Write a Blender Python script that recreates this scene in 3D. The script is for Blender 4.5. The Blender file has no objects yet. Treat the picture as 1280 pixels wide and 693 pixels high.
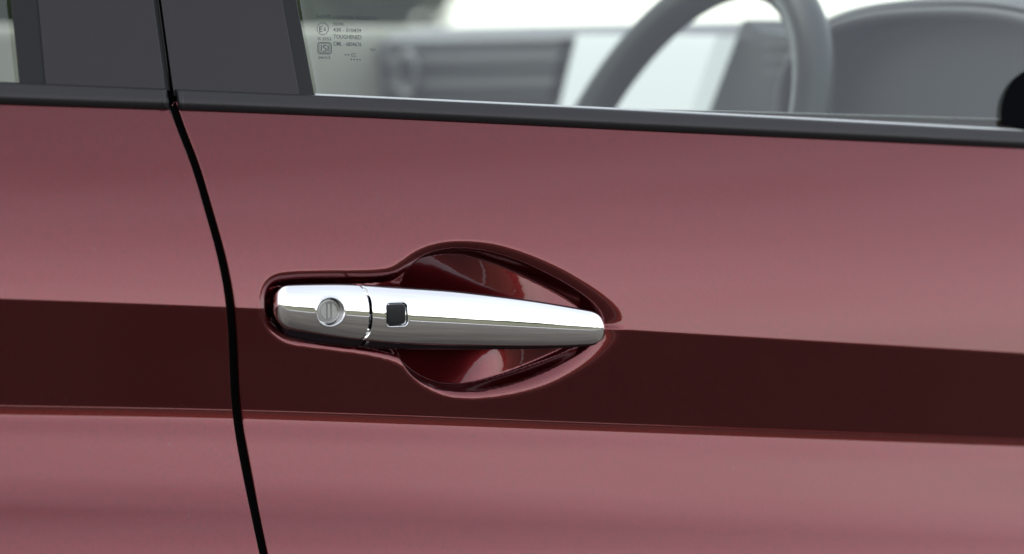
import bpy, bmesh, math, random
import numpy as np
from mathutils import Vector, Matrix

# ------------------------------------------------------------------ camera
scene = bpy.context.scene
col = scene.collection
W0, H0 = 1280.0, 693.0
LENS, DIST = 101.0, 1.80
YAW, PITCH = math.radians(27.0), math.radians(4.5)
T = np.array([0.0, 0.0, 0.93])                      # point of the door skin in the picture's middle
DIR = np.array([math.sin(YAW) * math.cos(PITCH), math.cos(YAW) * math.cos(PITCH), -math.sin(PITCH)])
RGT = np.array([math.cos(YAW), -math.sin(YAW), 0.0])
UPV = np.cross(RGT, DIR)
CAM = T - DIST * DIR
cam_d = bpy.data.cameras.new("Camera")
cam = bpy.data.objects.new("Camera", cam_d)
col.objects.link(cam)
cam.matrix_world = Matrix(((RGT[0], UPV[0], -DIR[0], CAM[0]), (RGT[1], UPV[1], -DIR[1], CAM[1]),
                           (RGT[2], UPV[2], -DIR[2], CAM[2]), (0, 0, 0, 1)))
cam_d.lens = LENS
cam_d.sensor_width = 36.0
cam_d.clip_start = 0.05
cam_d.clip_end = 3000.0
cam_d.dof.use_dof = True
cam_d.dof.focus_distance = DIST
cam_d.dof.aperture_fstop = 4.8
scene.camera = cam

# ------------------------------------------------------------------ sky, sun, exposure
SUN_EL, SUN_AZ = math.radians(50), math.radians(118)   # azimuth measured from +X, counter-clockwise
wd = bpy.data.worlds.new("World")
scene.world = wd
wd.use_nodes = True
nt = wd.node_tree
nt.nodes.clear()
sky = nt.nodes.new("ShaderNodeTexSky")
sky.sky_type = 'NISHITA'
sky.sun_disc = False
sky.sun_elevation = SUN_EL
sky.sun_rotation = math.radians(90) - SUN_AZ
sky.air_density = 1.0
sky.dust_density = 1.0
sky.ozone_density = 1.0
hsv = nt.nodes.new("ShaderNodeHueSaturation")          # thin even cloud: little blue left
hsv.inputs["Saturation"].default_value = 0.28
bg = nt.nodes.new("ShaderNodeBackground")
bg.inputs["Strength"].default_value = 0.15
out = nt.nodes.new("ShaderNodeOutputWorld")
nt.links.new(sky.outputs[0], hsv.inputs["Color"])
# broken cloud: soft uneven brightness all over the sky, drawn out along the horizon
wtc = nt.nodes.new("ShaderNodeTexCoord")
wmp = nt.nodes.new("ShaderNodeMapping")
wmp.inputs["Scale"].default_value = (1.0, 1.0, 3.2)
wno = nt.nodes.new("ShaderNodeTexNoise")
wno.inputs["Scale"].default_value = 3.0
wno.inputs["Detail"].default_value = 5
wmr = nt.nodes.new("ShaderNodeMapRange")
wmr.inputs["From Min"].default_value = 0.3
wmr.inputs["From Max"].default_value = 0.7
wmr.inputs["To Min"].default_value = 0.91
wmr.inputs["To Max"].default_value = 1.10
wmx = nt.nodes.new("ShaderNodeVectorMath")
wmx.operation = 'SCALE'
nt.links.new(wtc.outputs["Generated"], wmp.inputs["Vector"])
nt.links.new(wmp.outputs[0], wno.inputs["Vector"])
nt.links.new(wno.outputs["Fac"], wmr.inputs["Value"])
nt.links.new(hsv.outputs[0], wmx.inputs[0])
nt.links.new(wmr.outputs[0], wmx.inputs["Scale"])
nt.links.new(wmx.outputs[0], bg.inputs["Color"])
nt.links.new(bg.outputs[0], out.inputs["Surface"])
sun_d = bpy.data.lights.new("Sun", 'SUN')
sun_d.energy = 0.5
sun_d.angle = math.radians(25)
sun_d.color = (1.0, 0.96, 0.90)
sun = bpy.data.objects.new("Sun", sun_d)
col.objects.link(sun)
sv = Vector((math.cos(SUN_EL) * math.cos(SUN_AZ), math.cos(SUN_EL) * math.sin(SUN_AZ), math.sin(SUN_EL)))
sun.rotation_euler = sv.to_track_quat('Z', 'Y').to_euler()
scene.view_settings.view_transform = 'Standard'
scene.view_settings.look = 'None'
scene.view_settings.exposure = 1.62
scene.view_settings.gamma = 1.0
scene.view_settings.use_curve_mapping = False

# ------------------------------------------------------------------ helpers
KP = 2 * (18.0 / LENS) / W0


def rays(px, py):
    px = np.asarray(px, float)
    py = np.asarray(py, float)
    return DIR + RGT * ((px - W0 / 2) * KP)[..., None] + UPV * ((H0 / 2 - py) * KP)[..., None]


def PY(px, py, Y=0.0):
    """where the line of sight through a pixel meets the plane y = Y"""
    px, py, Y = np.broadcast_arrays(np.asarray(px, float), np.asarray(py, float), np.asarray(Y, float))
    r = rays(px, py)
    t = (Y - CAM[1]) / r[..., 1]
    return CAM + r * t[..., None]


def PX(px, py, X):
    r = rays(px, py)
    t = (X - CAM[0]) / r[..., 0]
    return CAM + r * t[..., None]


def PPL(px, py, p0, n):
    r = rays(px, py)
    t = ((p0 - CAM) @ n) / (r @ n)
    return CAM + r * t[..., None]


def sstep(a, b, x):
    t = np.clip((np.asarray(x, float) - a) / (b - a), 0, 1)
    return t * t * (3 - 2 * t)


def link(name, me, mat, parent=None, smooth=True):
    o = bpy.data.objects.new(name, me)
    col.objects.link(o)
    if mat is not None:
        me.materials.append(mat)
    if smooth:
        me.polygons.foreach_set("use_smooth", [True] * len(me.polygons))
    o.parent = parent
    return o


def grid_mesh(name, V, mat, parent=None, flip=False, wrap=False, caps=False, smooth=True):
    """V: rows x cols x 3 array of points; wrap closes the columns"""
    n, m = V.shape[:2]
    idx = np.arange(n * m).reshape(n, m)
    if wrap:
        idx = np.concatenate([idx, idx[:, :1]], 1)
    f = np.stack([idx[:-1, :-1], idx[:-1, 1:], idx[1:, 1:], idx[1:, :-1]], -1).reshape(-1, 4)
    if flip:
        f = f[:, ::-1]
    faces = f.tolist()
    if caps:
        a = idx[0, :m].tolist()
        b = idx[-1, :m].tolist()
        faces.append(a if flip else a[::-1])
        faces.append(b[::-1] if flip else b)
    me = bpy.data.meshes.new(name)
    me.from_pydata(V.reshape(-1, 3).tolist(), [], faces)
    me.update()
    return link(name, me, mat, parent, smooth)


def outward(o):
    bm = bmesh.new()
    bm.from_mesh(o.data)
    bmesh.ops.recalc_face_normals(bm, faces=bm.faces[:])
    bm.to_mesh(o.data)
    bm.free()
    return o


def cr(pts, n, closed=False):
    """Catmull-Rom through 2-D points"""
    P = np.asarray(pts, float)
    k = len(P)
    res = []
    segs = k if closed else k - 1
    for i in range(segs):
        if closed:
            p0, p1, p2, p3 = P[(i - 1) % k], P[i], P[(i + 1) % k], P[(i + 2) % k]
        else:
            p0, p1, p2, p3 = P[max(i - 1, 0)], P[i], P[i + 1], P[min(i + 2, k - 1)]
        t = np.linspace(0, 1, n, endpoint=False)[:, None]
        res.append(0.5 * ((2 * p1) + (-p0 + p2) * t + (2 * p0 - 5 * p1 + 4 * p2 - p3) * t ** 2 + (-p0 + 3 * p1 - 3 * p2 + p3) * t ** 3))
    res = np.concatenate(res)
    if not closed:
        res = np.vstack([res, P[-1]])
    return res


class Curve:
    """smooth function y(x) through points (natural cubic spline, straight outside)"""
    def __init__(self, pts):
        self.x = np.array([p[0] for p in pts], float)
        self.y = np.array([p[1] for p in pts], float)
        n = len(self.x)
        h = np.diff(self.x)
        A = np.eye(n)
        b = np.zeros(n)
        for i in range(1, n - 1):
            A[i, i - 1], A[i, i], A[i, i + 1] = h[i - 1], 2 * (h[i - 1] + h[i]), h[i]
            b[i] = 6 * ((self.y[i + 1] - self.y[i]) / h[i] - (self.y[i] - self.y[i - 1]) / h[i - 1])
        self.m = np.linalg.solve(A, b)

    def __call__(self, x):
        x = np.asarray(x, float)
        X, Y, M = self.x, self.y, self.m
        i = np.clip(np.searchsorted(X, x) - 1, 0, len(X) - 2)
        h = X[i + 1] - X[i]
        xc = np.clip(x, X[0], X[-1])
        a, b = X[i + 1] - xc, xc - X[i]
        r = M[i] * a ** 3 / (6 * h) + M[i + 1] * b ** 3 / (6 * h) + (Y[i] / h - M[i] * h / 6) * a + (Y[i + 1] / h - M[i + 1] * h / 6) * b
        s0 = (Y[1] - Y[0]) / (X[1] - X[0]) - M[1] * (X[1] - X[0]) / 6
        s1 = (Y[-1] - Y[-2]) / (X[-1] - X[-2]) + M[-2] * (X[-1] - X[-2]) / 6
        return r + np.minimum(x - X[0], 0) * s0 + np.maximum(x - X[-1], 0) * s1


def sdf_poly(P, px, py):
    """signed distance to a closed polygon, positive inside"""
    A = P
    B = np.roll(P, -1, 0)
    q = np.stack([px.ravel(), py.ravel()], 1)
    d2 = np.full(len(q), 1e18)
    ins = np.zeros(len(q), bool)
    for a, b in zip(A, B):
        ab = b - a
        L = ab @ ab
        if L < 1e-12:
            continue
        t = np.clip(((q - a) @ ab) / L, 0, 1)
        e = q - a - t[:, None] * ab
        d2 = np.minimum(d2, (e * e).sum(1))
        c = ((a[1] > q[:, 1]) != (b[1] > q[:, 1]))
        if c.any() and abs(ab[1]) > 1e-12:
            xi = a[0] + (q[:, 1] - a[1]) / ab[1] * ab[0]
            ins ^= c & (q[:, 0] < xi)
    d = np.sqrt(d2)
    return np.where(ins, d, -d).reshape(px.shape)


# ------------------------------------------------------------------ materials
def new_mat(name):
    m = bpy.data.materials.new(name)
    m.use_nodes = True
    n = m.node_tree
    return m, n, n.nodes["Principled BSDF"]


def plain(name, rgb, rough=0.5, metal=0.0, bump=0.0, bscale=800.0, spec=0.5, var=0.0):
    m, n, b = new_mat(name)
    b.inputs["Base Color"].default_value = (*rgb, 1)
    b.inputs["Roughness"].default_value = rough
    b.inputs["Metallic"].default_value = metal
    b.inputs["Specular IOR Level"].default_value = spec
    tc = n.nodes.new("ShaderNodeTexCoord")
    if bump:
        t = n.nodes.new("ShaderNodeTexNoise")
        t.inputs["Scale"].default_value = bscale
        t.inputs["Detail"].default_value = 3
        n.links.new(tc.outputs["Object"], t.inputs["Vector"])
        bp = n.nodes.new("ShaderNodeBump")
        bp.inputs["Strength"].default_value = bump
        bp.inputs["Distance"].default_value = 0.0003
        n.links.new(t.outputs["Fac"], bp.inputs["Height"])
        n.links.new(bp.outputs[0], b.inputs["Normal"])
    if var:
        t = n.nodes.new("ShaderNodeTexNoise")
        t.inputs["Scale"].default_value = 35
        t.inputs["Detail"].default_value = 6
        n.links.new(tc.outputs["Object"], t.inputs["Vector"])
        mr = n.nodes.new("ShaderNodeMapRange")
        mr.inputs["To Min"].default_value = rough - var
        mr.inputs["To Max"].default_value = rough + var
        n.links.new(t.outputs["Fac"], mr.inputs["Value"])
        n.links.new(mr.outputs[0], b.inputs["Roughness"])
    return m


def paint():
    m, n, b = new_mat("metallic_red_paint")
    tc = n.nodes.new("ShaderNodeTexCoord")
    fl = n.nodes.new("ShaderNodeTexNoise")           # metal flakes
    fl.inputs["Scale"].default_value = 1700
    fl.inputs["Detail"].default_value = 2
    n.links.new(tc.outputs["Object"], fl.inputs["Vector"])
    mx = n.nodes.new("ShaderNodeMix")
    mx.data_type = 'RGBA'
    mx.inputs["A"].default_value = (0.070, 0.0020, 0.0032, 1)
    mx.inputs["B"].default_value = (0.146, 0.0054, 0.0082, 1)
    mr = n.nodes.new("ShaderNodeMapRange")
    mr.inputs["From Min"].default_value = 0.35
    mr.inputs["From Max"].default_value = 0.65
    n.links.new(fl.outputs["Fac"], mr.inputs["Value"])
    n.links.new(mr.outputs[0], mx.inputs["Factor"])
    n.links.new(mx.outputs["Result"], b.inputs["Base Color"])
    b.inputs["Metallic"].default_value = 0.85
    b.inputs["Roughness"].default_value = 0.25
    b.inputs["Coat Weight"].default_value = 1.0
    b.inputs["Coat Roughness"].default_value = 0.025
    b.inputs["Coat IOR"].default_value = 1.52
    hz = n.nodes.new("ShaderNodeTexNoise")           # a film of dust dulls the lacquer here and there
    hz.inputs["Scale"].default_value = 14
    hz.inputs["Detail"].default_value = 6
    n.links.new(tc.outputs["Object"], hz.inputs["Vector"])
    hr = n.nodes.new("ShaderNodeMapRange")
    hr.inputs["From Min"].default_value = 0.35
    hr.inputs["From Max"].default_value = 0.75
    hr.inputs["To Min"].default_value = 0.015
    hr.inputs["To Max"].default_value = 0.07
    n.links.new(hz.outputs["Fac"], hr.inputs["Value"])
    n.links.new(hr.outputs[0], b.inputs["Coat Roughness"])
    vo = n.nodes.new("ShaderNodeTexVoronoi")         # a few specks of dust
    vo.inputs["Scale"].default_value = 130
    n.links.new(tc.outputs["Object"], vo.inputs["Vector"])
    v1 = n.nodes.new("ShaderNodeMath")
    v1.operation = 'LESS_THAN'
    v1.inputs[1].default_value = 0.055
    n.links.new(vo.outputs["Distance"], v1.inputs[0])
    sx = n.nodes.new("ShaderNodeSeparateColor")
    n.links.new(vo.outputs["Color"], sx.inputs[0])
    v2 = n.nodes.new("ShaderNodeMath")
    v2.operation = 'GREATER_THAN'
    v2.inputs[1].default_value = 0.90
    n.links.new(sx.outputs[0], v2.inputs[0])
    v3 = n.nodes.new("ShaderNodeMath")
    v3.operation = 'MULTIPLY'
    n.links.new(v1.outputs[0], v3.inputs[0])
    n.links.new(v2.outputs[0], v3.inputs[1])
    ms = n.nodes.new("ShaderNodeMix")
    ms.data_type = 'RGBA'
    ms.inputs["B"].default_value = (0.16, 0.12, 0.11, 1)
    n.links.new(v3.outputs[0], ms.inputs["Factor"])
    n.links.new(mx.outputs["Result"], ms.inputs["A"])
    n.links.new(ms.outputs["Result"], b.inputs["Base Color"])
    op = n.nodes.new("ShaderNodeTexNoise")           # orange peel in the lacquer
    op.inputs["Scale"].default_value = 260
    op.inputs["Detail"].default_value = 1
    n.links.new(tc.outputs["Object"], op.inputs["Vector"])
    bp = n.nodes.new("ShaderNodeBump")
    bp.inputs["Strength"].default_value = 0.05
    bp.inputs["Distance"].default_value = 0.0004
    n.links.new(op.outputs["Fac"], bp.inputs["Height"])
    n.links.new(bp.outputs[0], b.inputs["Coat Normal"])
    b2 = n.nodes.new("ShaderNodeBump")
    b2.inputs["Strength"].default_value = 0.035
    b2.inputs["Distance"].default_value = 0.0002
    n.links.new(fl.outputs["Fac"], b2.inputs["Height"])
    n.links.new(b2.outputs[0], b.inputs["Normal"])
    return m


def glass():
    m = bpy.data.materials.new("tinted_window_glass")
    m.use_nodes = True
    n = m.node_tree
    n.nodes.clear()
    o = n.nodes.new("ShaderNodeOutputMaterial")
    mix = n.nodes.new("ShaderNodeMixShader")
    fr = n.nodes.new("ShaderNodeFresnel")
    fr.inputs["IOR"].default_value = 1.52
    tr = n.nodes.new("ShaderNodeBsdfTransparent")
    tr.inputs["Color"].default_value = (0.88, 0.925, 0.90, 1)
    gl = n.nodes.new("ShaderNodeBsdfGlossy")
    gl.inputs["Roughness"].default_value = 0.0
    gl.inputs["Color"].default_value = (1, 1, 1, 1)
    # reflection of both faces is given by the outer one; the inner face only tints
    ge = n.nodes.new("ShaderNodeNewGeometry")
    fm = n.nodes.new("ShaderNodeMath")
    fm.operation = 'SUBTRACT'
    fm.inputs[0].default_value = 1.6
    n.links.new(ge.outputs["Backfacing"], fm.inputs[1])
    f2 = n.nodes.new("ShaderNodeMath")
    f2.operation = 'GREATER_THAN'
    f2.inputs[1].default_value = 1.0
    n.links.new(fm.outputs[0], f2.inputs[0])
    f3 = n.nodes.new("ShaderNodeMath")
    f3.operation = 'MULTIPLY'
    n.links.new(fm.outputs[0], f3.inputs[0])
    n.links.new(f2.outputs[0], f3.inputs[1])
    f4 = n.nodes.new("ShaderNodeMath")
    f4.operation = 'MULTIPLY'
    f4.use_clamp = True
    n.links.new(f3.outputs[0], f4.inputs[0])
    n.links.new(fr.outputs[0], f4.inputs[1])
    n.links.new(f4.outputs[0], mix.inputs[0])
    n.links.new(tr.outputs[0], mix.inputs[1])
    n.links.new(gl.outputs[0], mix.inputs[2])
    n.links.new(mix.outputs[0], o.inputs["Surface"])
    return m


def noise_mat(name, c0, c1, scale, rough, detail=8, stretch=(1, 1, 1), bump=0.0):
    m, n, b = new_mat(name)
    tc = n.nodes.new("ShaderNodeTexCoord")
    mp = n.nodes.new("ShaderNodeMapping")
    mp.inputs["Scale"].default_value = stretch
    t = n.nodes.new("ShaderNodeTexNoise")
    t.inputs["Scale"].default_value = scale
    t.inputs["Detail"].default_value = detail
    t.inputs["Roughness"].default_value = 0.65
    r = n.nodes.new("ShaderNodeValToRGB")
    r.color_ramp.elements[0].position = 0.3
    r.color_ramp.elements[0].color = (*c0, 1)
    r.color_ramp.elements[1].position = 0.7
    r.color_ramp.elements[1].color = (*c1, 1)
    n.links.new(tc.outputs["Object"], mp.inputs["Vector"])
    n.links.new(mp.outputs[0], t.inputs["Vector"])
    n.links.new(t.outputs["Fac"], r.inputs["Fac"])
    n.links.new(r.outputs["Color"], b.inputs["Base Color"])
    b.inputs["Roughness"].default_value = rough
    if bump:
        bp = n.nodes.new("ShaderNodeBump")
        bp.inputs["Strength"].default_value = bump
        n.links.new(t.outputs["Fac"], bp.inputs["Height"])
        n.links.new(bp.outputs[0], b.inputs["Normal"])
    return m


M_PAINT = paint()
M_CHROME = plain("polished_chrome", (0.92, 0.92, 0.925), 0.03, 1.0)
M_SATIN = plain("satin_lock_metal", (0.36, 0.35, 0.335), 0.38, 1.0, 0.25, 2500)
M_BTN = plain("black_rubber_button", (0.010, 0.010, 0.011), 0.36, 0.0, 0.1, 3000, 0.25)
M_TRIM = plain("black_rubber_trim", (0.012, 0.012, 0.0135), 0.46, 0.0, 0.10, 1800, 0.52, 0.04)
M_PILLAR = plain("satin_black_film", (0.008, 0.0075, 0.0085), 0.40, 0.0, 0.12, 1500, 0.50, 0.02)
M_CHANNEL = plain("matt_black_rubber", (0.010, 0.009, 0.009), 0.5, 0.0, 0.2, 1500, 0.28)
M_DARK = plain("dark_jamb", (0.004, 0.004, 0.004), 0.9, 0.0, 0.0, 1, 0.1)
for m_ in (M_TRIM, M_PILLAR):
    m_.node_tree.nodes['Principled BSDF'].inputs['Specular Tint'].default_value = (1.0, 0.93, 0.93, 1)
M_GLASS = glass()
M_PRINT = plain("dark_glass_print", (0.05, 0.056, 0.062), 0.6)
M_SEAL = plain("pale_seal_lip", (0.55, 0.57, 0.55), 0.4)
M_BEIGE = plain("beige_interior_vinyl", (0.42, 0.40, 0.33), 0.6, 0.0, 0.2, 600)
M_CREAM = plain("cream_door_vinyl", (0.80, 0.79, 0.72), 0.5, 0.0, 0.2, 600)
M_DASH = plain("grey_dashboard_plastic", (0.085, 0.082, 0.092), 0.55, 0.0, 0.2, 500)
M_DASH2 = plain("dark_dashboard_plastic", (0.025, 0.026, 0.03), 0.5, 0.0, 0.2, 500)
M_WHEEL = plain("grey_wheel_leather", (0.035, 0.035, 0.035), 0.42, 0.0, 0.2, 700)
M_VENT = plain("pale_vent_ring", (0.15, 0.15, 0.155), 0.5)
M_SILVER = plain("silver_plastic", (0.55, 0.56, 0.58), 0.35, 0.6)
M_SCREEN = plain("screen_sky_glare", (0.3, 0.3, 0.3), 0.2)
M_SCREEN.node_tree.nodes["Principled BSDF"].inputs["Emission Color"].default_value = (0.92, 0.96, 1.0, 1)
M_SCREEN.node_tree.nodes["Principled BSDF"].inputs["Emission Strength"].default_value = 0.26  # glow stands in for sky reflected off the screen, not a lit display
M_CORNER = plain("matt_black_plastic", (0.004, 0.004, 0.005), 0.7, 0.0, 0.2, 900, 0.0)

# ------------------------------------------------------------------ the place: ground, grass, far trees
M_ASPHALT = noise_mat("worn_asphalt", (0.027, 0.0230, 0.0178), (0.074, 0.0625, 0.0490), 3.0, 0.9, 10, (0.5, 1, 1), 0.2)
M_GRASS = noise_mat("dry_grass", (0.035, 0.040, 0.012), (0.10, 0.085, 0.036), 0.6, 0.9, 8)
M_WHITE = noise_mat("road_paint", (0.55, 0.55, 0.53), (0.75, 0.75, 0.73), 4, 0.7)
M_LEAF = noise_mat("tree_leaves", (0.035, 0.05, 0.02), (0.08, 0.10, 0.04), 0.5, 0.8)


def sheet(name, x0, x1, y0, y1, z, mat, kind="structure"):
    V = np.array([[[x0, y0, z], [x1, y0, z]], [[x0, y1, z], [x1, y1, z]]], float)
    o = grid_mesh(name, V, mat, smooth=False)
    o["kind"] = kind
    return o


sheet("ground", -1500, 1500, -1500, 1500, 0.0, M_ASPHALT)
sheet("road_marking", -60, 60, -5.1, -4.75, 0.004, M_WHITE)
sheet("grass_field", -1400, 1400, -1400, -5.7, 0.02, M_GRASS)
sheet("grass_verge", -1400, 1400, 14.0, 1400, 0.02, M_GRASS)


def far_wood(name, y, x0, x1, hmax, seed):
    rng = np.random.default_rng(seed)
    n = 9000
    x = rng.uniform(x0, x1, n)
    env = hmax * (0.55 + 0.25 * np.sin(x * 0.09 + seed) + 0.2 * np.sin(x * 0.31 + 2 * seed))
    z = env * rng.uniform(0, 1, n) ** 0.8
    yy = y + rng.uniform(-4, 4, n)
    s = rng.uniform(0.35, 0.9, n)
    a = rng.normal(size=(n, 3))
    a /= np.linalg.norm(a, axis=1)[:, None]
    b = np.cross(a, rng.normal(size=(n, 3)))
    b /= np.linalg.norm(b, axis=1)[:, None]
    c = np.stack([x, yy, z + 0.2], 1)
    V = np.stack([c + s[:, None] * a, c + s[:, None] * b * 0.7, c - s[:, None] * a, c - s[:, None] * b * 0.7], 1)
    me = bpy.data.meshes.new(name)
    me.from_pydata(V.reshape(-1, 3).tolist(), [], np.arange(4 * n).reshape(n, 4).tolist())
    me.update()
    o = link(name, me, M_LEAF, None, False)
    o["kind"] = "stuff"
    o["label"] = "far line of low green trees along the edge of the field" if y < 0 else "low green trees standing beyond the far side of the car"
    o["category"] = "trees"


far_wood("far_trees", -60, -70, 160, 4.4, 3)
far_wood("far_trees", 60, -30, 27, 5.0, 5)

# ------------------------------------------------------------------ the car
car = bpy.data.objects.new("car", None)
col.objects.link(car)
car["label"] = "dark red metallic car with chrome door handle and black window trim"
car["category"] = "car"

# feature lines of the body side, in picture pixels
TRIM_TOP = Curve([(-400, 84), (0, 103), (215, 112), (390, 119.5), (780, 138), (1280, 164.5), (1700, 188)])
TRIM_BOT = Curve([(-400, 114), (0, 131), (215, 138), (390, 144.5), (780, 163), (1280, 186.5), (1700, 208)])
CREASE_U = Curve([(-400, 362), (0, 374.5), (285, 385), (500, 396), (785, 413.5), (1280, 443.5), (1700, 471)])
CREASE_L = Curve([(-400, 511), (0, 520), (290, 525), (500, 531.5), (780, 541.5), (1280, 559), (1700, 575)])
GAP = Curve([(60, 175), (138, 218.5), (160, 226.5), (200, 242), (260, 260.5), (320, 277), (380, 288), (420, 291.5), (480, 294), (530, 298.5), (580, 307), (640, 319), (693, 330), (1000, 395), (1500, 500)])
GAP_HALF = Curve([(60, 5.2), (138, 5.2), (300, 4.8), (420, 5.2), (500, 5.3), (560, 5.5), (693, 5.0), (1500, 5)])

MPP = 0.0005


def alpha_profile():
    """tilt of the skin (degrees, + faces up) down the door; s = 0 belt, 1 upper crease, 2 lower crease, 3 = 160 px lower"""
    s = np.concatenate([np.linspace(-0.15, 0.975, 130), np.linspace(0.9765, 1.03, 50), np.linspace(1.035, 1.88, 50),
                        np.linspace(1.8815, 2.16, 180), np.linspace(2.162, 3.1, 130), np.linspace(3.12, 9.0, 60)])
    up = np.interp(s, [-0.2, 0.0, 0.15, 0.5, 0.8, 0.985], [21, 20, 18, 13, 9.2, 7.0])
    dn = np.interp(s, [1.0, 1.5, 1.85, 1.895, 1.906, 1.911, 1.914, 1.919, 1.945, 1.985, 2.005], [-12.5, -12.5, -11.5, -10, -8, 6, 6, -4, 1.6, 3.4, 9.5])
    lo = np.interp(s, [2.0, 2.05, 2.10, 2.2, 2.45, 2.62, 2.74, 2.86, 3.0, 3.2, 4, 6, 9], [10, 12, 12, 10.0, 11.0, 14.5, 17.5, 16, 13.5, 12, 5, -3, -8])
    k1 = sstep(0.990, 1.008, s)
    a = up * (1 - k1) + dn * k1
    k2 = sstep(1.99, 2.02, s)
    a = a * (1 - k2) + lo * k2
    return s, a


S_V, A_V = alpha_profile()
_h = np.where(S_V < 1, 248.0, np.where(S_V < 2, 128.0, 160.0)) * MPP
_ds = np.diff(S_V)
_y = np.concatenate([[0], np.cumsum(-np.tan(np.radians(0.5 * (A_V[1:] + A_V[:-1]))) * _ds * 0.5 * (_h[1:] + _h[:-1]))])
Y_V = _y - np.interp(1.0, S_V, _y)
PROF = Curve


def row_py(s, px):
    """picture height of profile station s at picture column px"""
    b, u, l = TRIM_BOT(px), CREASE_U(px), CREASE_L(px)
    return np.where(s < 1, b + s * (u - b), np.where(s < 2, u + (s - 1) * (l - u), l + (s - 2) * 160.0))


def inv_row(px, py):
    b, u, l = TRIM_BOT(px), CREASE_U(px), CREASE_L(px)
    return np.where(py < u, (py - b) / (u - b), np.where(py < l, 1 + (py - u) / (l - u), 2 + (py - l) / 160.0))


def bow(px):
    x = (np.asarray(px, float) - 640) * MPP
    return x * x / (2 * 6.0)


def base_y(px, py):
    return np.interp(inv_row(px, py), S_V, Y_V) + bow(px)


# ---- handle recess
OUT_A = cr([(326, 382), (328.5, 366), (335, 353.5), (347, 346), (368, 343), (400, 342), (440, 341.5), (470, 340.5), (489, 337), (504, 328),
            (520, 317), (540, 309), (565, 305), (592, 305), (622, 309), (660, 320.5), (700, 338), (735, 358), (759, 375), (774, 390),
            (780, 404), (777, 418), (765, 433), (745, 449.5), (715, 467), (680, 482), (640, 492), (600, 496.5), (570, 495.5), (545, 489.5),
            (525, 479.5), (511, 467), (500, 456), (482, 448), (450, 441), (400, 434), (362, 428), (341, 416), (330, 400)], 8, True)
CUP_B = cr([(506, 398), (507, 357), (514, 339), (535, 320), (569, 312.5), (607, 315), (650, 327), (690, 345), (722, 363), (745, 380), (758, 398),
            (754, 415), (735, 437), (700, 458), (655, 477), (610, 488), (575, 490), (542, 484.5), (519, 472), (506, 455), (501, 437)], 8, True)


def recess(px, py):
    dep = np.zeros(px.shape)
    m = (px > 300) & (px < 810) & (py > 285) & (py < 515)
    x, y = px[m], py[m]
    d = sdf_poly(OUT_A, x, y)
    # rolled lip
    lipw = np.interp(x, [330, 500, 560, 700, 770], [13, 15, 12, 20, 26])
    lip = np.interp(x, [330, 480, 540, 700, 770], [0.0050, 0.0045, 0.0040, 0.0060, 0.0060])
    t = np.clip((d + 5) / (lipw + 5), 0, 1)
    z = lip * (t * t * (1.7 - 0.7 * t))
    # groove round the key cover
    kcap = 1 - sstep(478, 500, x)
    z += kcap * 0.011 * sstep(7, 15, d)
    kn = sstep(470, 498, x) * (1 - sstep(505, 520, x))
    z += 0.003 * kn * sstep(6, 40, d)
    # finger bowl
    v = (y - 402) * MPP
    xb = x + 24 * np.minimum(np.abs(v) / 0.038, 1.2) ** 2
    deep = 0.001 + 0.024 * (1 - sstep(590, 785, x))
    e = sdf_poly(CUP_B, x, y)
    te = np.clip(e / np.interp(x, [500, 600, 700, 760], [7, 8, 13, 16]), 0, 1)
    F = 1 - (1 - te) ** 2.2
    b0 = base_y(x, y)
    # the bowl is hollowed like a shell; towards the tip it runs out on the door's own shape
    floor = (0.003 - np.where(v > 0, 7.0, 3.2) * v * v - b0) * (1 - sstep(580, 764, xb))
    z += F * (deep + floor)
    dep[m] = z
    return dep


# ---- door skins
def col_positions(front):
    if front:
        e = np.concatenate([[0, 0.25, 0.6, 1.0, 1.5, 2.2, 3.2, 4.5], np.arange(6.5, 30, 3)])
        a = 296 + e                                       # moved onto the gap curve below
        return np.concatenate([a, np.arange(a[-1] + 1.5, 500, 1.6), np.arange(500, 800, 1.5), np.arange(802, 860, 6), np.arange(870, 2310, 22)])
    return None


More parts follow.
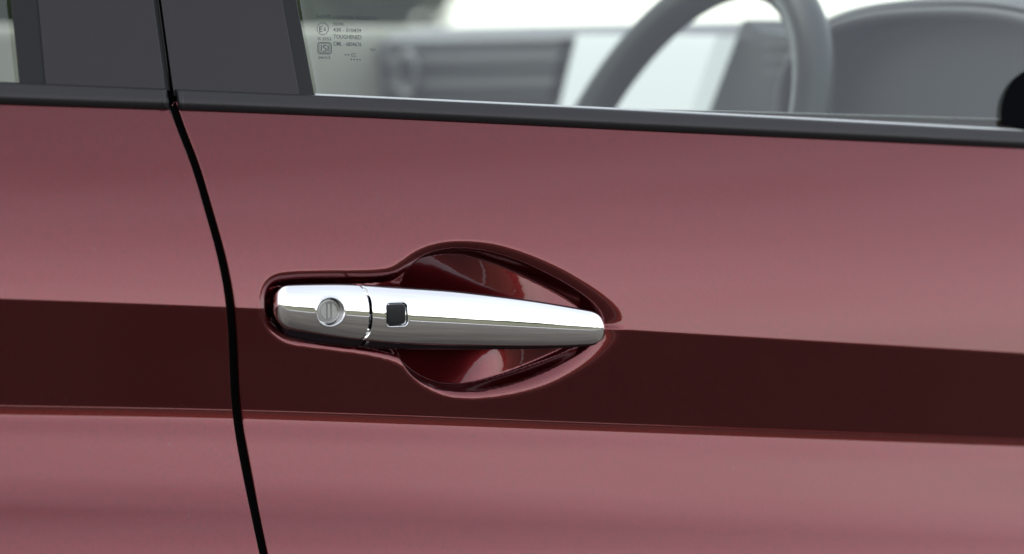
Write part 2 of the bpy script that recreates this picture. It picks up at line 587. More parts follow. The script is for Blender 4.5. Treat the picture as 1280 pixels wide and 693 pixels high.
def skin(name, front, parent):
    s = S_V[(S_V >= -0.05)]
    # refine the rows crossing the recess
    extra = np.concatenate([np.arange(0.50, 0.985, 0.0062), np.arange(1.03, 1.89, 0.0118)])
    if front:
        s = np.unique(np.round(np.concatenate([s, extra]), 5))
        keep = [s[0]]
        for v in s[1:]:
            if v - keep[-1] > (0.0009 if 0.97 < v < 2.2 else 0.004):
                keep.append(v)
        s = np.array(keep)
    if front:
        xc = col_positions(True)
        n0 = 16
        S, XC = np.meshgrid(s, xc, indexing='ij')
        # iterate: the gap position depends on the row's picture height
        px = XC.copy()
        edge = np.zeros_like(s)
        gx = np.full_like(s, 296.0)
        for _ in range(6):
            gy = row_py(s, gx)
            gx = GAP(gy) + GAP_HALF(gy)
        f = np.clip((XC - 296) / (326 - 296), 0, 1)
        far = gx[:, None]
        # first columns hug the edge in true pixels, then blend to fixed columns at x = 326+
        hug = far + (XC - 296)
        w = sstep(300, 470, XC)
        px = np.where(XC < 470, hug * (1 - w) + XC * w, XC)
        # the recess must stay on its own pixels: only rows near it are already close to 296
        dist = px - far
    else:
        e = np.concatenate([[0, 0.25, 0.6, 1.0, 1.5, 2.2, 3.2, 4.5], np.arange(7, 30, 4), np.arange(40, 760, 20)])[::-1]
        S, E = np.meshgrid(s, e, indexing='ij')
        gx = np.full_like(s, 280.0)
        for _ in range(6):
            gy = row_py(s, gx)
            gx = GAP(gy) - GAP_HALF(gy)
        px = gx[:, None] - E
        dist = E
    py = row_py(S, px)
    Yb = base_y(px, py)
    # rounded hem at the gap
    r = 2.2
    k = np.clip(1 - dist / r, 0, 1)
    hem = (1 - np.sqrt(np.clip(1 - k * k, 0, 1))) * r * MPP
    V = PY(px, py, Yb)
    V[..., 1] += hem
    if front:
        V[..., 1] += recess(px, py)
    # flange turned into the door gap
    edgecol = V[:, :1] if front else V[:, -1:]
    fl = [edgecol + np.array([0, dy, 0]) for dy in (0.0008, 0.0016)]
    V = np.concatenate((fl[::-1] + [V]) if front else ([V] + fl), 1)
    # top edge folds in under the belt trim
    top = V[:1] + np.array([0, 0.004, -0.003])
    V = np.concatenate([top, V], 0)
    return grid_mesh(name, V, M_PAINT, parent)


front_door = skin("front_door", True, car)
front_door["label"] = "red front door with a chrome pull handle in an oval recess"
rear_door = skin("rear_door", False, car)
rear_door["label"] = "red rear door behind the shut line"

# dark jamb seen through the shut line
gy = np.concatenate([np.linspace(-330, 130, 12), np.linspace(136, 1400, 90)])
gxs = np.where(gy < 138, 217 + (gy - 138) * 0.135, GAP(np.maximum(gy, 138)))
jy = base_y(gxs, np.maximum(gy, 131)) + np.where(gy < 134, 0.022, 0.010) + np.maximum(0, 131 - gy) * MPP * 0.36
jam = np.stack([PY(gxs - 40, gy, jy), PY(gxs + 22, gy, jy)], 1)
grid_mesh("door_jamb", jam, M_DARK, car)

# ------------------------------------------------------------------ glass house: belt trims, pillar covers, windows
TUMBLE = math.radians(22)
NWIN = np.array([0, -math.cos(TUMBLE), math.sin(TUMBLE)])
_sl = PY(1280, 164.5, 0.03) - PY(0, 103, 0.03)
# the window plane contains the belt direction
EX = _sl / np.linalg.norm(_sl)
NWIN = NWIN - EX * (NWIN @ EX)
NWIN /= np.linalg.norm(NWIN)
EZ = np.cross(NWIN, EX)
if EZ[2] < 0:
    EZ = -EZ
YB = float(np.interp(0.0, S_V, Y_V))
P_BELT = PY(640, TRIM_TOP(640), YB + 0.0105)


def onwin(px, py, off=0.0):
    """off > 0 : towards the outside"""
    px = np.asarray(px, float)
    return PPL(px, np.asarray(py, float), P_BELT + NWIN * (off - bow(px))[..., None], NWIN)


def slab(name, corners, mat, parent, off, thick, rnd=2.0, n=14):
    """flat panel with rounded edges: corners in pixels (tl, tr, br, bl), n subdivisions along the edges"""
    tl, tr, br, bl = [np.array(c, float) for c in corners]
    def ins(k):
        c = 0.25 * (tl + tr + br + bl)
        res = []
        cs = [tl, tr, br, bl]
        for i in range(4):
            p, a, b = cs[i], cs[i - 1], cs[(i + 1) % 4]
            da, db = (a - p) / np.linalg.norm(a - p), (b - p) / np.linalg.norm(b - p)
            res.append(p + (da + db) * k)
        return res
    rings = []
    for k, dz in ((0, -thick), (0, -rnd * 0.9 * MPP), (rnd * 0.12, -rnd * 0.5 * MPP), (rnd * 0.4, -rnd * 0.18 * MPP), (rnd, 0.0), (rnd * 1.6, 0.0)):
        c = ins(k)
        loop = []
        for i in range(4):
            for t in np.linspace(0, 1, n, endpoint=False):
                loop.append(c[i] * (1 - t) + c[(i + 1) % 4] * t)
        loop = np.array(loop)
        rings.append(onwin(loop[:, 0], loop[:, 1], off + dz))
    V = np.array(rings)
    o = grid_mesh(name, V, mat, parent, wrap=True, caps=True)
    return outward(o)


def line(p, q):
    """x on the line p-q at height y"""
    return lambda y: p[0] + (q[0] - p[0]) * (y - p[1]) / (q[1] - p[1])


TOPY = -330.0


def panel(name, L, R, mat, parent, off, thick, rnd=2.0, bot=8):
    yl, yr = TRIM_TOP(L(110)) + bot, TRIM_TOP(R(110)) + bot
    return slab(name, [(L(TOPY), TOPY), (R(TOPY), TOPY), (R(yr), yr), (L(yl), yl)], mat, parent, off, thick, rnd)


# rear door side
L_rg = line((13, 0), (23.5, 102))
L_rs = line((46.5, 0), (56, 103))
L_ge = line((191.5, 0), (207, 113))
L_gs = line((201, 0), (216.5, 113))
L_cl = line((353, 0), (374.5, 117))
L_cr = line((370.5, 0), (393, 119))


def off_line(l, d):
    return lambda y: l(y) + d


panel("pillar_cover", off_line(L_rs, 0.6), L_ge, M_PILLAR, rear_door, 0.002, 0.003, 0.9)
panel("window_channel", off_line(L_rg, 0.5), off_line(L_rs, 5), M_CHANNEL, rear_door, 0.0012, 0.004, 1.0)
def glass_pane(L, R, parent, nx):
    t = np.linspace(0, 1, nx)
    ys = np.linspace(TOPY, 1, 24)
    fr, bk = [], []
    for k in np.linspace(0, 1, 24):
        yl, yr = TRIM_TOP(L(110)) + 5, TRIM_TOP(R(110)) + 5
        bx = L(yl) + (R(yr) - L(yl)) * t
        by = TRIM_TOP(bx) + 5
        tx = L(TOPY) + (R(TOPY) - L(TOPY)) * t
        px, py = tx + (bx - tx) * k, TOPY + (by - TOPY) * k
        fr.append(onwin(px, py, -0.002))
        bk.append(onwin(px, py, -0.0055))
    fr, bk = np.array(fr), np.array(bk)
    V = np.concatenate([bk[:, ::-1], fr], 1)
    return outward(grid_mesh("window_glass", np.concatenate([V, V[:, :1]], 1), M_GLASS, parent, smooth=True))


glass_pane(lambda y: -420 + 0 * y, off_line(L_rg, 10), rear_door, 24)
panel("pillar_cover", L_gs, off_line(L_cl, -0.4), M_PILLAR, front_door, 0.002, 0.003, 0.9)
panel("window_channel", off_line(L_cl, -5), L_cr, M_CHANNEL, front_door, 0.0010, 0.005, 1.2)
glass_pane(off_line(L_cr, -8), lambda y: 2300 + 0 * y, front_door, 60)
# rubber between the pillar covers
panel("pillar_seal", off_line(L_ge, -6), off_line(L_ge, 6.3), M_CHANNEL, rear_door, -0.002, 0.003, 1.5, 2)


def belt_trim(name, x0, x1, parent, cap_left, cap_right):
    """moulding swept along the belt: rounded outer face with a fine step near its lower edge"""
    xs = np.concatenate([np.linspace(x0, x0 + 12, 14), np.linspace(x0 + 16, x1 - 16, max(8, int((x1 - x0) / 25))), np.linspace(x1 - 12, x1, 14)])
    # section: (fraction from top 0..1, height proud of the skin)
    sec = np.array([(-0.02, -0.004), (-0.02, 0.0005), (0.0, 0.0022), (0.03, 0.0032), (0.07, 0.0037), (0.14, 0.0041), (0.25, 0.0046), (0.40, 0.0051), (0.52, 0.0053), (0.62, 0.0052),
                    (0.72, 0.0046), (0.81, 0.0036), (0.89, 0.0025), (0.955, 0.0014), (0.985, 0.0005), (0.985, -0.004)])
    rows = []
    for x in xs:
        kl = np.clip((x - x0) / 5.0, 0, 1) if cap_left else 1.0
        kr = np.clip((x1 - x) / 5.0, 0, 1) if cap_right else 1.0
        k = math.sqrt(max(0, 1 - (1 - kl) ** 2)) * math.sqrt(max(0, 1 - (1 - kr) ** 2))
        # raised end cap of the moulding
        bead = 0.0
        if cap_left:
            bead += 0.0007 * float(sstep(1, 3, x - x0) * (1 - sstep(6.5, 8.5, x - x0)))
        if cap_right:
            bead += 0.0007 * float(sstep(1, 3, x1 - x) * (1 - sstep(6.5, 8.5, x1 - x)))
        t, b = TRIM_TOP(x), TRIM_BOT(x)
        lean = 0.13
        py = t + sec[:, 0] * (b - t)
        pr = np.where(sec[:, 1] > 0, sec[:, 1] * (0.35 + 0.65 * k) + bead * sstep(0.0005, 0.003, sec[:, 1]), sec[:, 1])
        px = x + (py - t) * lean
        yb = YB + bow(x) - (py - b) * MPP * math.tan(math.radians(17)) * 1.0 - pr
        rows.append(PY(px, py, yb))
    V = np.array(rows)
    return grid_mesh(name, V, M_TRIM, parent, flip=True, wrap=True, caps=True)


belt_trim("belt_trim", -420, 208.5, rear_door, False, True)
belt_trim("belt_trim", 219.5, 2300, front_door, True, False)

# pale wiper lip of the window seal where the glass drops into the door
xs = np.linspace(394, 2300, 90)
lipw = 2.6
V = np.stack([onwin(xs, TRIM_TOP(xs) - lipw, -0.0012), onwin(xs, TRIM_TOP(xs) - lipw * 0.55, -0.0004), onwin(xs, TRIM_TOP(xs) + 1, -0.0002), onwin(xs, TRIM_TOP(xs) + 3, -0.001)], 0)
grid_mesh("window_seal", V, M_SEAL, front_door)


# ------------------------------------------------------------------ print on the glass
def text_mesh(txt):
    cu = bpy.data.curves.new("t", 'FONT')
    cu.body = txt
    cu.size = 1.0
    cu.resolution_u = 3
    cu.offset = 0.010
    ob = bpy.data.objects.new("t", cu)
    col.objects.link(ob)
    dg = bpy.context.evaluated_depsgraph_get()
    dg.update()
    me = bpy.data.meshes.new_from_object(ob.evaluated_get(dg))
    bpy.data.objects.remove(ob)
    return me


G_OFF = -0.0016


def put_text(txt, x0, x1, ybase, cap, slope=0.035, name="glass_print", parent=None):
    me = text_mesh(txt)
    co = np.array([v.co[:] for v in me.vertices])
    w0, w1 = co[:, 0].min(), co[:, 0].max()
    h = 0.70
    px = x0 + (co[:, 0] - w0) / (w1 - w0) * (x1 - x0)
    py = ybase + (px - x0) * slope - co[:, 1] / h * cap
    V = onwin(px, py, G_OFF)
    for v, c in zip(me.vertices, V):
        v.co = c
    me.name = name
    return link(name, me, M_PRINT, front_door, False)


def ring(name, P, wdt):
    """closed outline of given width (pixels) printed on the glass"""
    c = P.mean(0)
    tan = np.roll(P, -1, 0) - np.roll(P, 1, 0)
    tan /= np.linalg.norm(tan, axis=1)[:, None]
    nor = np.stack([tan[:, 1], -tan[:, 0]], 1)
    A, B = P + nor * wdt / 2, P - nor * wdt / 2
    V = np.stack([onwin(A[:, 0], A[:, 1], G_OFF), onwin(B[:, 0], B[:, 1], G_OFF)], 0)
    return grid_mesh(name, V, M_PRINT, front_door, wrap=True, smooth=False)


put_text("SAINT-GOBAIN SEKURIT", 395.8, 472, 22.2, 4.6, 0.04)
put_text("INDIA", 416.5, 430, 31.8, 4.2)
put_text("43R - 010439", 416.5, 451.5, 39.6, 4.6)
put_text("TOUGHENED", 416.8, 451.8, 48.2, 5.0)
put_text("CML - 6804676", 416.8, 451.8, 57.0, 4.9)
put_text("IS 2553", 397.2, 414, 50.3, 3.6)
put_text("part:2", 398.4, 413, 73.2, 3.6)
put_text("CC", 438.8, 445, 71.0, 4.4)
for dx_, dy_ in ((431.9, 68.6), (435.4, 68.8), (439.2, 74.4), (442.8, 74.5), (446.4, 74.7), (450.0, 74.8)):
    qa = np.linspace(0, 2 * math.pi, 8, endpoint=False)
    V = np.stack([onwin(dx_ + r_ * np.cos(qa), dy_ + r_ * np.sin(qa), G_OFF) for r_ in (0.05, 1.0)], 0)
    grid_mesh("glass_print", V, M_PRINT, front_door, wrap=True, smooth=False)
put_text("FGW", 462.6, 469.6, 63.4, 2.6)
put_text("E", 399.0, 403.2, 40.2, 7.2)
put_text("6", 404.6, 407.6, 38.9, 4.8)
a = np.linspace(0, 2 * math.pi, 48, endpoint=False)
ring("glass_print", np.stack([403.4 + 7.1 * np.cos(a), 36.0 + 7.4 * np.sin(a)], 1), 0.75)


def rrect(cx, cy, hx, hy, n=4.0, k=64):
    t = np.linspace(0, 2 * math.pi, k, endpoint=False)
    c, s = np.cos(t), np.sin(t)
    return np.stack([cx + hx * np.sign(c) * np.abs(c) ** (2 / n), cy + hy * np.sign(s) * np.abs(s) ** (2 / n) + 0.035 * hx * np.sign(c) * np.abs(c) ** (2 / n)], 1)


ring("glass_print", rrect(405.7, 60.4, 8.4, 7.0, 6), 1.1)
ring("glass_print", rrect(405.7, 60.4, 6.7, 5.4, 6), 0.6)


def stroke(pts, wdt):
    P = np.array(pts, float)
    tan = np.gradient(P, axis=0)
    tan /= np.linalg.norm(tan, axis=1)[:, None]
    nor = np.stack([tan[:, 1], -tan[:, 0]], 1)
    A, B = P + nor * wdt / 2, P - nor * wdt / 2
    V = np.stack([onwin(A[:, 0], A[:, 1], G_OFF), onwin(B[:, 0], B[:, 1], G_OFF)], 0)
    grid_mesh("glass_print", V, M_PRINT, front_door, smooth=False)


# the interlocked letters of the standards mark
stroke([(401.6, 56.5), (402.0, 60), (401.2, 64.2)], 1.3)
stroke(cr([(408.5, 57.5), (405.5, 57.0), (404.3, 58.8), (406, 60.4), (407.8, 62.0), (406.8, 64.0), (403.6, 64.2)], 5), 1.2)
stroke([(410.2, 57.2), (410.2, 60), (410.0, 64.4)], 1.3)

# ------------------------------------------------------------------ handle
def unit_section(phi_face=24.0, r_top=0.14, r_bot=0.14, n_face=110, n_edge=36, up=3.0):
    """half section by turning the normal: returns z in [-1, 1] (top first) and depth behind the crown (0 front)"""
    ph = np.concatenate([np.linspace(105, phi_face + up, n_edge, endpoint=False), np.linspace(phi_face + up, -phi_face + up, n_face, endpoint=False), np.linspace(-phi_face + up, -105, n_edge)])
    k = sstep(phi_face - 3, phi_face + 14, np.abs(ph - up))
    r_edge = np.where(ph > up, r_top, r_bot)
    Rf = (1 - 0.5 * (r_top + r_bot)) / math.sin(math.radians(phi_face))
    rho = Rf * (1 - k) + r_edge * k
    p = np.radians(ph)
    pm, rm, dp = 0.5 * (p[1:] + p[:-1]), 0.5 * (rho[1:] + rho[:-1]), np.diff(p)
    z = np.concatenate([[0], np.cumsum(rm * np.cos(pm) * dp)])
    y = np.concatenate([[0], np.cumsum(rm * np.sin(pm) * dp)])
    y -= y.min()
    z = z
    zc, hz = 0.5 * (z.max() + z.min()), 0.5 * (z.max() - z.min())
    return (z - zc) / hz, y / hz, ph


def loft(name, xs, top, bot, yf, ends, mat, parent, dents=(), seam=0.0, depth=0.017, flat=None):
    """xs: picture columns; top, bot: outline; yf: how far the crown stands out; ends = (round left px, round right px)"""
    rows = []
    x0, x1 = xs[0], xs[-1]
    for x in xs:
        e = 1.0
        q = 1.0
        if ends[0]:
            q = min(q, (x - x0) / ends[0])
        if ends[1]:
            q = min(q, (x1 - x) / ends[1])
        q = min(max(q, 0.0), 1.0)
        e = (1 - (1 - q) ** 2.2) ** (1 / 2.2)
        zn, yn, ph = unit_section(24.0, 0.14, float(np.interp(x, [345, 400, 465, 560, 640, 760], [0.36, 0.30, 0.25, 0.18, 0.15, 0.15])))
        Y0 = yf(x) + (1 - e) * (0.011 if x < 400 else 0.008)
        t, b = top(x), bot(x)
        m, h = 0.5 * (t + b), 0.5 * (b - t) * max(e, 0.02)
        pt, pb = PY(x, m - h, Y0), PY(x, m + h, Y0)
        zc, hz = 0.5 * (pt[2] + pb[2]), 0.5 * (pt[2] - pb[2])
        X = PY(x, m, yf(x))[0]
        hz_full = 0.5 * (PY(x, t, Y0)[2] - PY(x, b, Y0)[2])
        Z = zc + zn * hz
        Y = Y0 + np.minimum(yn * hz_full * max(e, 0.05), depth)
        sw = float(sstep(375, 462, x) * (1 - sstep(464, 560, x)))
        Xv = X - sw * seam * MPP * np.clip(np.abs(zn), 0, 1) ** 5
        pts = np.stack([Xv, Y, Z], 1)
        back = np.array([[Xv[-1], Y0 + depth, Z[-1] + hz * 0.1], [Xv[0], Y0 + depth, Z[0] - hz * 0.1]])
        rows.append(np.concatenate([pts, back], 0))
    V = np.array(rows)
    for f in dents:
        V[..., 1] += f(V)
    return grid_mesh(name, V, mat, parent, wrap=True, caps=True)


H_TOP = Curve([(340, 359), (365, 358), (410, 357), (462, 357.5), (500, 360.5), (560, 365), (620, 371.5), (680, 379.5), (730, 388), (765, 394)])
H_BOT = Curve([(340, 404), (360, 411), (380, 415.5), (410, 420), (462, 426), (500, 430), (560, 432.5), (620, 433.5), (680, 433.5), (730, 432), (765, 429.5)])
B_TOP = Curve([(340, 358), (365, 356.5), (410, 355.5), (462, 356), (500, 359), (560, 363.5), (620, 370), (680, 378), (730, 386.5), (765, 393)])
B_BOT = Curve([(340, 415), (360, 422), (380, 427), (410, 431), (462, 435.5), (500, 437.5), (560, 438), (620, 438), (680, 437), (730, 434.5), (765, 430.5)])
H_Y = Curve([(335, -0.0050), (380, -0.0100), (462, -0.0145), (540, -0.0165), (620, -0.0155), (700, -0.0115), (765, -0.0055)])


def hyb(x):
    return float(H_Y(x)) + 0.002


KEYC = PY(413.5, 390, float(hyb(413)))
BTNC = PY(496.5, 393.5, float(hyb(496)))
RK = 0.0083


def dent_key(V):
    r = np.hypot(V[..., 0] - KEYC[0], V[..., 2] - KEYC[2])
    front = V[..., 1] < KEYC[1] + 0.006
    lipr = 0.0003 * np.exp(-((r - RK - 0.0006) / 0.0005) ** 2)
    return np.where(front, 0.0055 * (1 - sstep(RK - 0.0006, RK + 0.0003, r)) - lipr, 0)


def sq_sdf(V, c, half, rad):
    dx = np.abs(V[..., 0] - c[0]) - (half - rad)
    dz = np.abs(V[..., 2] - c[2]) - (half - rad)
    return np.hypot(np.maximum(dx, 0), np.maximum(dz, 0)) + np.minimum(np.maximum(dx, dz), 0) - rad


BH = 0.0068


def dent_btn(V):
    d = sq_sdf(V, BTNC, BH, 0.0026)
    front = V[..., 1] < BTNC[1] + 0.006
    lipr = 0.00022 * np.exp(-((d - 0.0006) / 0.00045) ** 2)
    return np.where(front, 0.0016 * (1 - sstep(-0.0004, 0.0004, d)) - lipr, 0)


def ends_dense(a, b, n, ra, rb):
    t = np.linspace(0, 1, n)
    xs = a + (b - a) * t
    ext = []
    if ra:
        ext.append(a + ra * (1 - np.cos(np.linspace(0, math.pi / 2, 50))))
    if rb:
        ext.append(b - rb * (1 - np.cos(np.linspace(0, math.pi / 2, 50))))
    xs = np.unique(np.round(np.concatenate([xs] + ext), 3))
    return xs


def seam_right(V):
    return 0


cap = loft("lock_cover", ends_dense(347.0, 462.6, 240, 17, 1.5), H_TOP, H_BOT, hyb, (17, 1.4), M_CHROME, front_door, (dent_key,), 9.0)
cap["label"] = "chrome cover with round key lock at the rear end of the handle"
xs_g = np.unique(np.round(np.concatenate([ends_dense(465.0, 763.0, 260, 1.5, 24), np.arange(478, 516, 0.45)]), 3))
grip = loft("door_handle", xs_g, H_TOP, H_BOT, hyb, (1.4, 24), M_CHROME, front_door, (dent_btn,), 9.0)
grip["label"] = "chrome pull handle tapering to a rounded tip"


# dark glossy back half of the handle and of the lock cover
M_BACK = plain("dark_glossy_backing", (0.010, 0.005, 0.008), 0.18)


def hyback(x):
    return hyb(x) + 0.0075


loft("handle_backing", ends_dense(351.5, 461.6, 60, 14, 2.0), B_TOP, B_BOT, hyback, (14, 2.0), M_BACK, front_door, (lambda V: np.where(np.hypot(V[..., 0] - KEYC[0], V[..., 2] - KEYC[2]) < RK + 0.0012, 0.006, 0),), 9.0, 0.010)
loft("handle_backing", ends_dense(466.0, 761.5, 120, 2.0, 10), B_TOP, B_BOT, hyback, (2.0, 22), M_BACK, front_door, (), 9.0, 0.010)


# lock cylinder: disc with a slot, set inside the round opening
def lock():
    Rr = 0.0066
    n = 64
    rad = np.concatenate([np.linspace(0.0002, 0.0058, 70), [0.0060, 0.0062, 0.0064, 0.00655, 0.0066, 0.0066]])
    dep = np.concatenate([np.zeros(70), [0.00003, 0.0001, 0.00022, 0.0004, 0.0007, 0.004]])
    a = np.linspace(0, 2 * math.pi, 180, endpoint=False)
    V = np.zeros((len(rad), 180, 3))
    for i, (r, d) in enumerate(zip(rad, dep)):
        V[i, :, 0] = r * np.cos(a)
        V[i, :, 2] = r * np.sin(a)
        V[i, :, 1] = d
    x, z = V[..., 0], V[..., 2]
    dx = np.abs(x) - 0.0012
    dz = np.abs(z) - 0.0042
    d = np.maximum(dx, dz)
    V[..., 1] += 0.0009 * (1 - sstep(0.00012, 0.00030, np.abs(d)))
    V[..., 1] += 0.0004 * (1 - sstep(0.0, 0.0003, np.abs(np.hypot(x, z) - 0.0051)))
    V[..., 0] *= 1.13
    V[..., 2] *= 1.13
    V += KEYC + np.array([0.0004, 0.0036, 0.0])
    return grid_mesh("lock_cylinder", V, M_SATIN, front_door, wrap=True, caps=True, flip=True)


lock()


def button():
    n = 34
    t = np.linspace(-1, 1, n)
    A, B = np.meshgrid(t, t)
    # square to rounded square
    rad = 0.0025
    half = BH - 0.0005
    V = np.zeros((n, n, 3))
    X, Z = A * half, B * half
    dx, dz = np.abs(X) - (half - rad), np.abs(Z) - (half - rad)
    L = np.hypot(np.maximum(dx, 0), np.maximum(dz, 0))
    corner = (dx > 0) & (dz > 0)
    m = np.maximum(np.maximum(dx, dz), 1e-9)
    k = np.where(corner & (L > 1e-9), m / np.maximum(L, 1e-9), 1.0)
    X = np.where(corner, np.sign(X) * ((half - rad) + dx * k), X)
    Z = np.where(corner, np.sign(Z) * ((half - rad) + dz * k), Z)
    e = np.maximum(np.abs(A), np.abs(B))
    V[..., 0] = X
    V[..., 2] = Z
    V[..., 1] = 0.00015 + 0.0012 * np.clip((e - 0.80) / 0.2, 0, 1) ** 2 + 0.0003 * (A ** 2 + B ** 2) * 0.5
    V += BTNC
    return grid_mesh("sensor_button", V, M_BTN, front_door)


button()

# ------------------------------------------------------------------ cabin
def tube(name, path, rad, mat, parent, closed=False, k=20, sq=1.0, up=(0, 0, 1)):
    P = np.asarray(path, float)
    tan = (np.roll(P, -1, 0) - np.roll(P, 1, 0)) if closed else np.gradient(P, axis=0)
    tan /= np.linalg.norm(tan, axis=1)[:, None]
    up = np.array(up, float)
    rows = []
    rad = np.broadcast_to(np.asarray(rad, float), (len(P),))
    for p, tt, r in zip(P, tan, rad):
        b = np.cross(tt, up)
        b /= np.linalg.norm(b)
        n = np.cross(b, tt)
        a = np.linspace(0, 2 * math.pi, k, endpoint=False)
        rows.append(p + r * (np.cos(a)[:, None] * b + sq * np.sin(a)[:, None] * n))
    V = np.array(rows)
    if closed:
        V = np.concatenate([V, V[:1]], 0)
    return grid_mesh(name, V, mat, parent, wrap=True, caps=not closed)


def box(name, x, y, z, mat, parent, bev=0.004):
    """bevelled block"""
    bm = bmesh.new()
    bmesh.ops.create_cube(bm, size=1.0)
    for v in bm.verts:
        v.co = Vector((x[0] if v.co.x < 0 else x[1], y[0] if v.co.y < 0 else y[1], z[0] if v.co.z < 0 else z[1]))
    bmesh.ops.bevel(bm, geom=bm.edges[:], offset=bev, segments=3, profile=0.5, affect='EDGES')
    me = bpy.data.meshes.new(name)
    bm.to_mesh(me)
    bm.free()
    return link(name, me, mat, parent, False)


# steering wheel
WC = PY(834, 231, 0.42)
tilt = math.radians(24)
wa = np.array([0, 1.0, 0])
wb = np.array([math.sin(tilt), 0, math.cos(tilt)])
wn = np.cross(wa, wb)
th = np.linspace(0, 2 * math.pi, 120, endpoint=False)
RW = 0.183
ringp = WC + RW * (np.cos(th)[:, None] * wa + np.sin(th)[:, None] * wb)
wheel = tube("steering_wheel", ringp, 0.0165, M_WHEEL, car, True, 24, 1.0, wn)
wheel["label"] = "grey leather steering wheel behind the window"
# hub pad and three spokes
aa = np.linspace(0, 2 * math.pi, 48, endpoint=False)
rr = [0.004, 0.035, 0.055, 0.066, 0.07, 0.07]
dd = [0.030, 0.028, 0.022, 0.012, 0.0, -0.03]
nrm = wn if wn[0] < 0 else -wn
V = np.array([[WC + r * (math.cos(q) * wa + math.sin(q) * wb) + (d - 0.02) * nrm for q in aa] for r, d in zip(rr, dd)])
grid_mesh("hub", V, M_DASH2, wheel, wrap=True, caps=True)
for ang in (0, 180, 270):
    q = math.radians(ang)
    dirv = math.cos(q) * wa + math.sin(q) * wb
    tt = np.linspace(0.05, RW, 12)
    tube("spoke", WC + tt[:, None] * dirv - 0.015 * nrm * (1 - tt[:, None] / RW), 0.017, M_DASH2, wheel, False, 16, 0.5, nrm)

# dashboard: a deep moulding across the cabin, its face turned to the seats
XD = 0.61
top_py = Curve([(380, 36), (480, 38), (700, 40), (890, 40), (1000, 42), (1290, 60)])


def dash():
    ys = np.linspace(0.10, 1.56, 60)
    zt = PX(600, 40, XD)[2]
    sec = [(0.00, -0.30), (0.005, -0.12), (0.00, -0.05), (-0.004, -0.02), (0.004, -0.006), (0.02, 0.0), (0.10, 0.008), (0.25, 0.004), (0.50, -0.02), (0.52, -0.3)]
    V = np.array([[(XD + dx, y, zt + dz) for dx, dz in sec] for y in ys])
    return grid_mesh("dashboard", V, M_DASH, car, wrap=True, caps=True)


dashboard = dash()


def face_pt(px, py, dx=0.0):
    return PX(np.asarray(px, float), np.asarray(py, float), XD + dx)


def quadbox(name, pxs, mat, parent, x_front, x_back):
    """block standing on the dashboard face; pxs = outline pixels (closed), between two planes x"""
    P = np.asarray(pxs, float)
    F = face_pt(P[:, 0], P[:, 1], x_front)
    B = F + np.array([x_back - x_front, 0, 0])
    c = F.mean(0)
    F2 = c + (F - c) * 0.985 - np.array([0.002, 0, 0])
    V = np.stack([B, F, F2], 0)
    return grid_mesh(name, V, mat, parent, wrap=True, caps=True, smooth=False)


def dense(P, n=6):
    P = np.asarray(P, float)
    Q = np.roll(P, -1, 0)
    t = np.linspace(0, 1, n, endpoint=False)
    return np.concatenate([p + (q - p) * t[:, None] for p, q in zip(P, Q)])


# ribbed trim on the passenger side, a row of slats
for i, y0 in enumerate((50, 66, 82, 98, 114)):
    quadbox("dash_rib", [(484, y0 + 3), (706 - 0.22 * i * 16, y0 - 1), (703 - 0.22 * i * 16, y0 + 8), (482, y0 + 12)], M_DASH2 if i % 2 == 0 else M_VENT, dashboard, -0.012, 0.01)
# round vent by the far door
vc = face_pt(512, 94, -0.015)
tube("air_vent", vc + 0.024 * np.stack([0 * a, np.cos(a), np.sin(a)], 1), 0.006, M_VENT, dashboard, True, 12, 1.0, (1, 0, 0))
# centre screen, its white sky glare put in as emission
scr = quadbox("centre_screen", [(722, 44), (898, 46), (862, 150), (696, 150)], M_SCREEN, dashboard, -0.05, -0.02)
# dark housing beside it
quadbox("vent_housing", [(931, 24), (952, 40), (1010, 44), (1030, 150), (884, 150)], M_DASH2, dashboard, -0.03, 0.05)
for y0 in (52, 70, 88):
    quadbox("vent_slat", [(955, y0), (1000, y0 + 1), (1000, y0 + 6), (955, y0 + 5)], M_DASH, dashboard, -0.038, -0.03)

# instrument hood: an arch in front of the wheel
def hood():
    yc = 0.31
    rows = []
    zt = PX(1120, 5, XD - 0.06)[2]
    for dx, k in ((-0.075, 1.0), (-0.07, 1.03), (-0.05, 1.05), (0.0, 1.04), (0.08, 0.95), (0.15, 0.7)):
        q = np.linspace(0, math.pi, 48)
        w, h = 0.230 * k, 0.115 * k
        rows.append(np.stack([np.full(48, XD + dx), yc + w * np.sign(np.cos(q)) * np.abs(np.cos(q)) ** 0.8, zt - 0.115 + h * np.sin(q) ** 0.55], 1))
    return grid_mesh("instrument_hood", np.array(rows), M_DASH, dashboard)


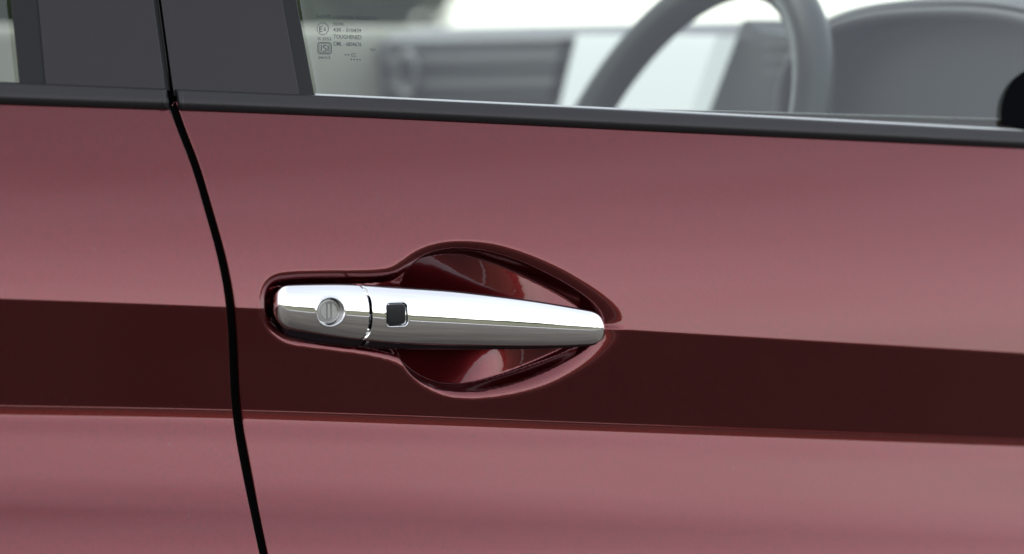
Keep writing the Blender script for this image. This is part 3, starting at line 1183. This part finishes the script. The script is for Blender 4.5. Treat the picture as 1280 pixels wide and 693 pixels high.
hood()
q = np.linspace(0, math.pi, 48)
zt = PX(1120, 5, XD - 0.06)[2]
tube("hood_rim", np.stack([np.full(48, XD - 0.075), 0.31 + 0.225 * np.sign(np.cos(q)) * np.abs(np.cos(q)) ** 0.8, zt - 0.118 + 0.11 * np.sin(q) ** 0.55], 1), 0.005, M_DASH, dashboard, False, 12, 1.0, (1, 0.01, 0))
face = np.array([[(XD - 0.03, 0.31 + 0.223 * r * math.cos(b), zt - 0.118 + 0.108 * r * max(0, math.sin(b)) ** 0.55) for b in np.linspace(0, math.pi, 40)] for r in (0.02, 0.5, 1.0)])
grid_mesh("instrument_panel", face, M_DASH2, dashboard)
# black corner piece at the front end of the window
cpts = cr([(1251, 156), (1251, 140), (1253.5, 124), (1260, 109), (1271, 96), (1290, 83), (1330, 60), (1400, 10), (1500, -70), (1640, -190), (1760, -300)], 6)
cpts = np.concatenate([cpts, [(2000, -330), (2290, -330), (2290, 0), (2290, 222), (2000, 206), (1760, 195), (1600, 186), (1420, 176), (1320, 171)]])
V = np.stack([onwin(cpts[:, 0], cpts[:, 1], -0.0015), onwin(cpts[:, 0], cpts[:, 1], 0.0005), onwin(1500 + (cpts[:, 0] - 1500) * 0.992, 60 + (cpts[:, 1] - 60) * 0.985, 0.0014)], 0)
o = outward(grid_mesh("window_corner_trim", V, M_CORNER, front_door, wrap=True, caps=True, smooth=False))

# inner top of the front door and the far door
xs = np.linspace(396, 2300, 60)
rise = np.interp(xs, [396, 700, 1280, 1750], [-3.0, 0.0, 14, 18])
V = np.stack([PY(xs, TRIM_TOP(xs) - rise, 0.060), PY(xs, TRIM_TOP(xs) - rise - 0.4, 0.072), PY(xs, TRIM_TOP(xs) - rise, 0.10), PY(xs, TRIM_TOP(xs) + 200, 0.11)], 0)
grid_mesh("door_card", V, M_CREAM, front_door, flip=True)
zf = PX(430, 30, 0.45)[2]
V = np.array([[(x, 1.55, zf - 0.5), (x, 1.545, zf - 0.02), (x, 1.555, zf - 0.004), (x, 1.60, zf), (x, 1.66, zf - 0.01)] for x in np.linspace(-1.2, 1.2, 20)])
grid_mesh("far_door_card", V, M_BEIGE, car)

# roof over the cabin
V = np.array([[(x, y, 1.44 + 0.04 * math.sin(math.pi * (y - 0.12) / 1.46) - 0.10 * max(0, (x - 0.0)) ** 2) for y in np.linspace(0.12, 1.58, 24)] for x in np.linspace(-1.3, 0.30, 20)])
V = np.concatenate([V, V[::-1] + np.array([0, 0, 0.03])], 0)
grid_mesh("roof", V, M_PAINT, car, flip=True)
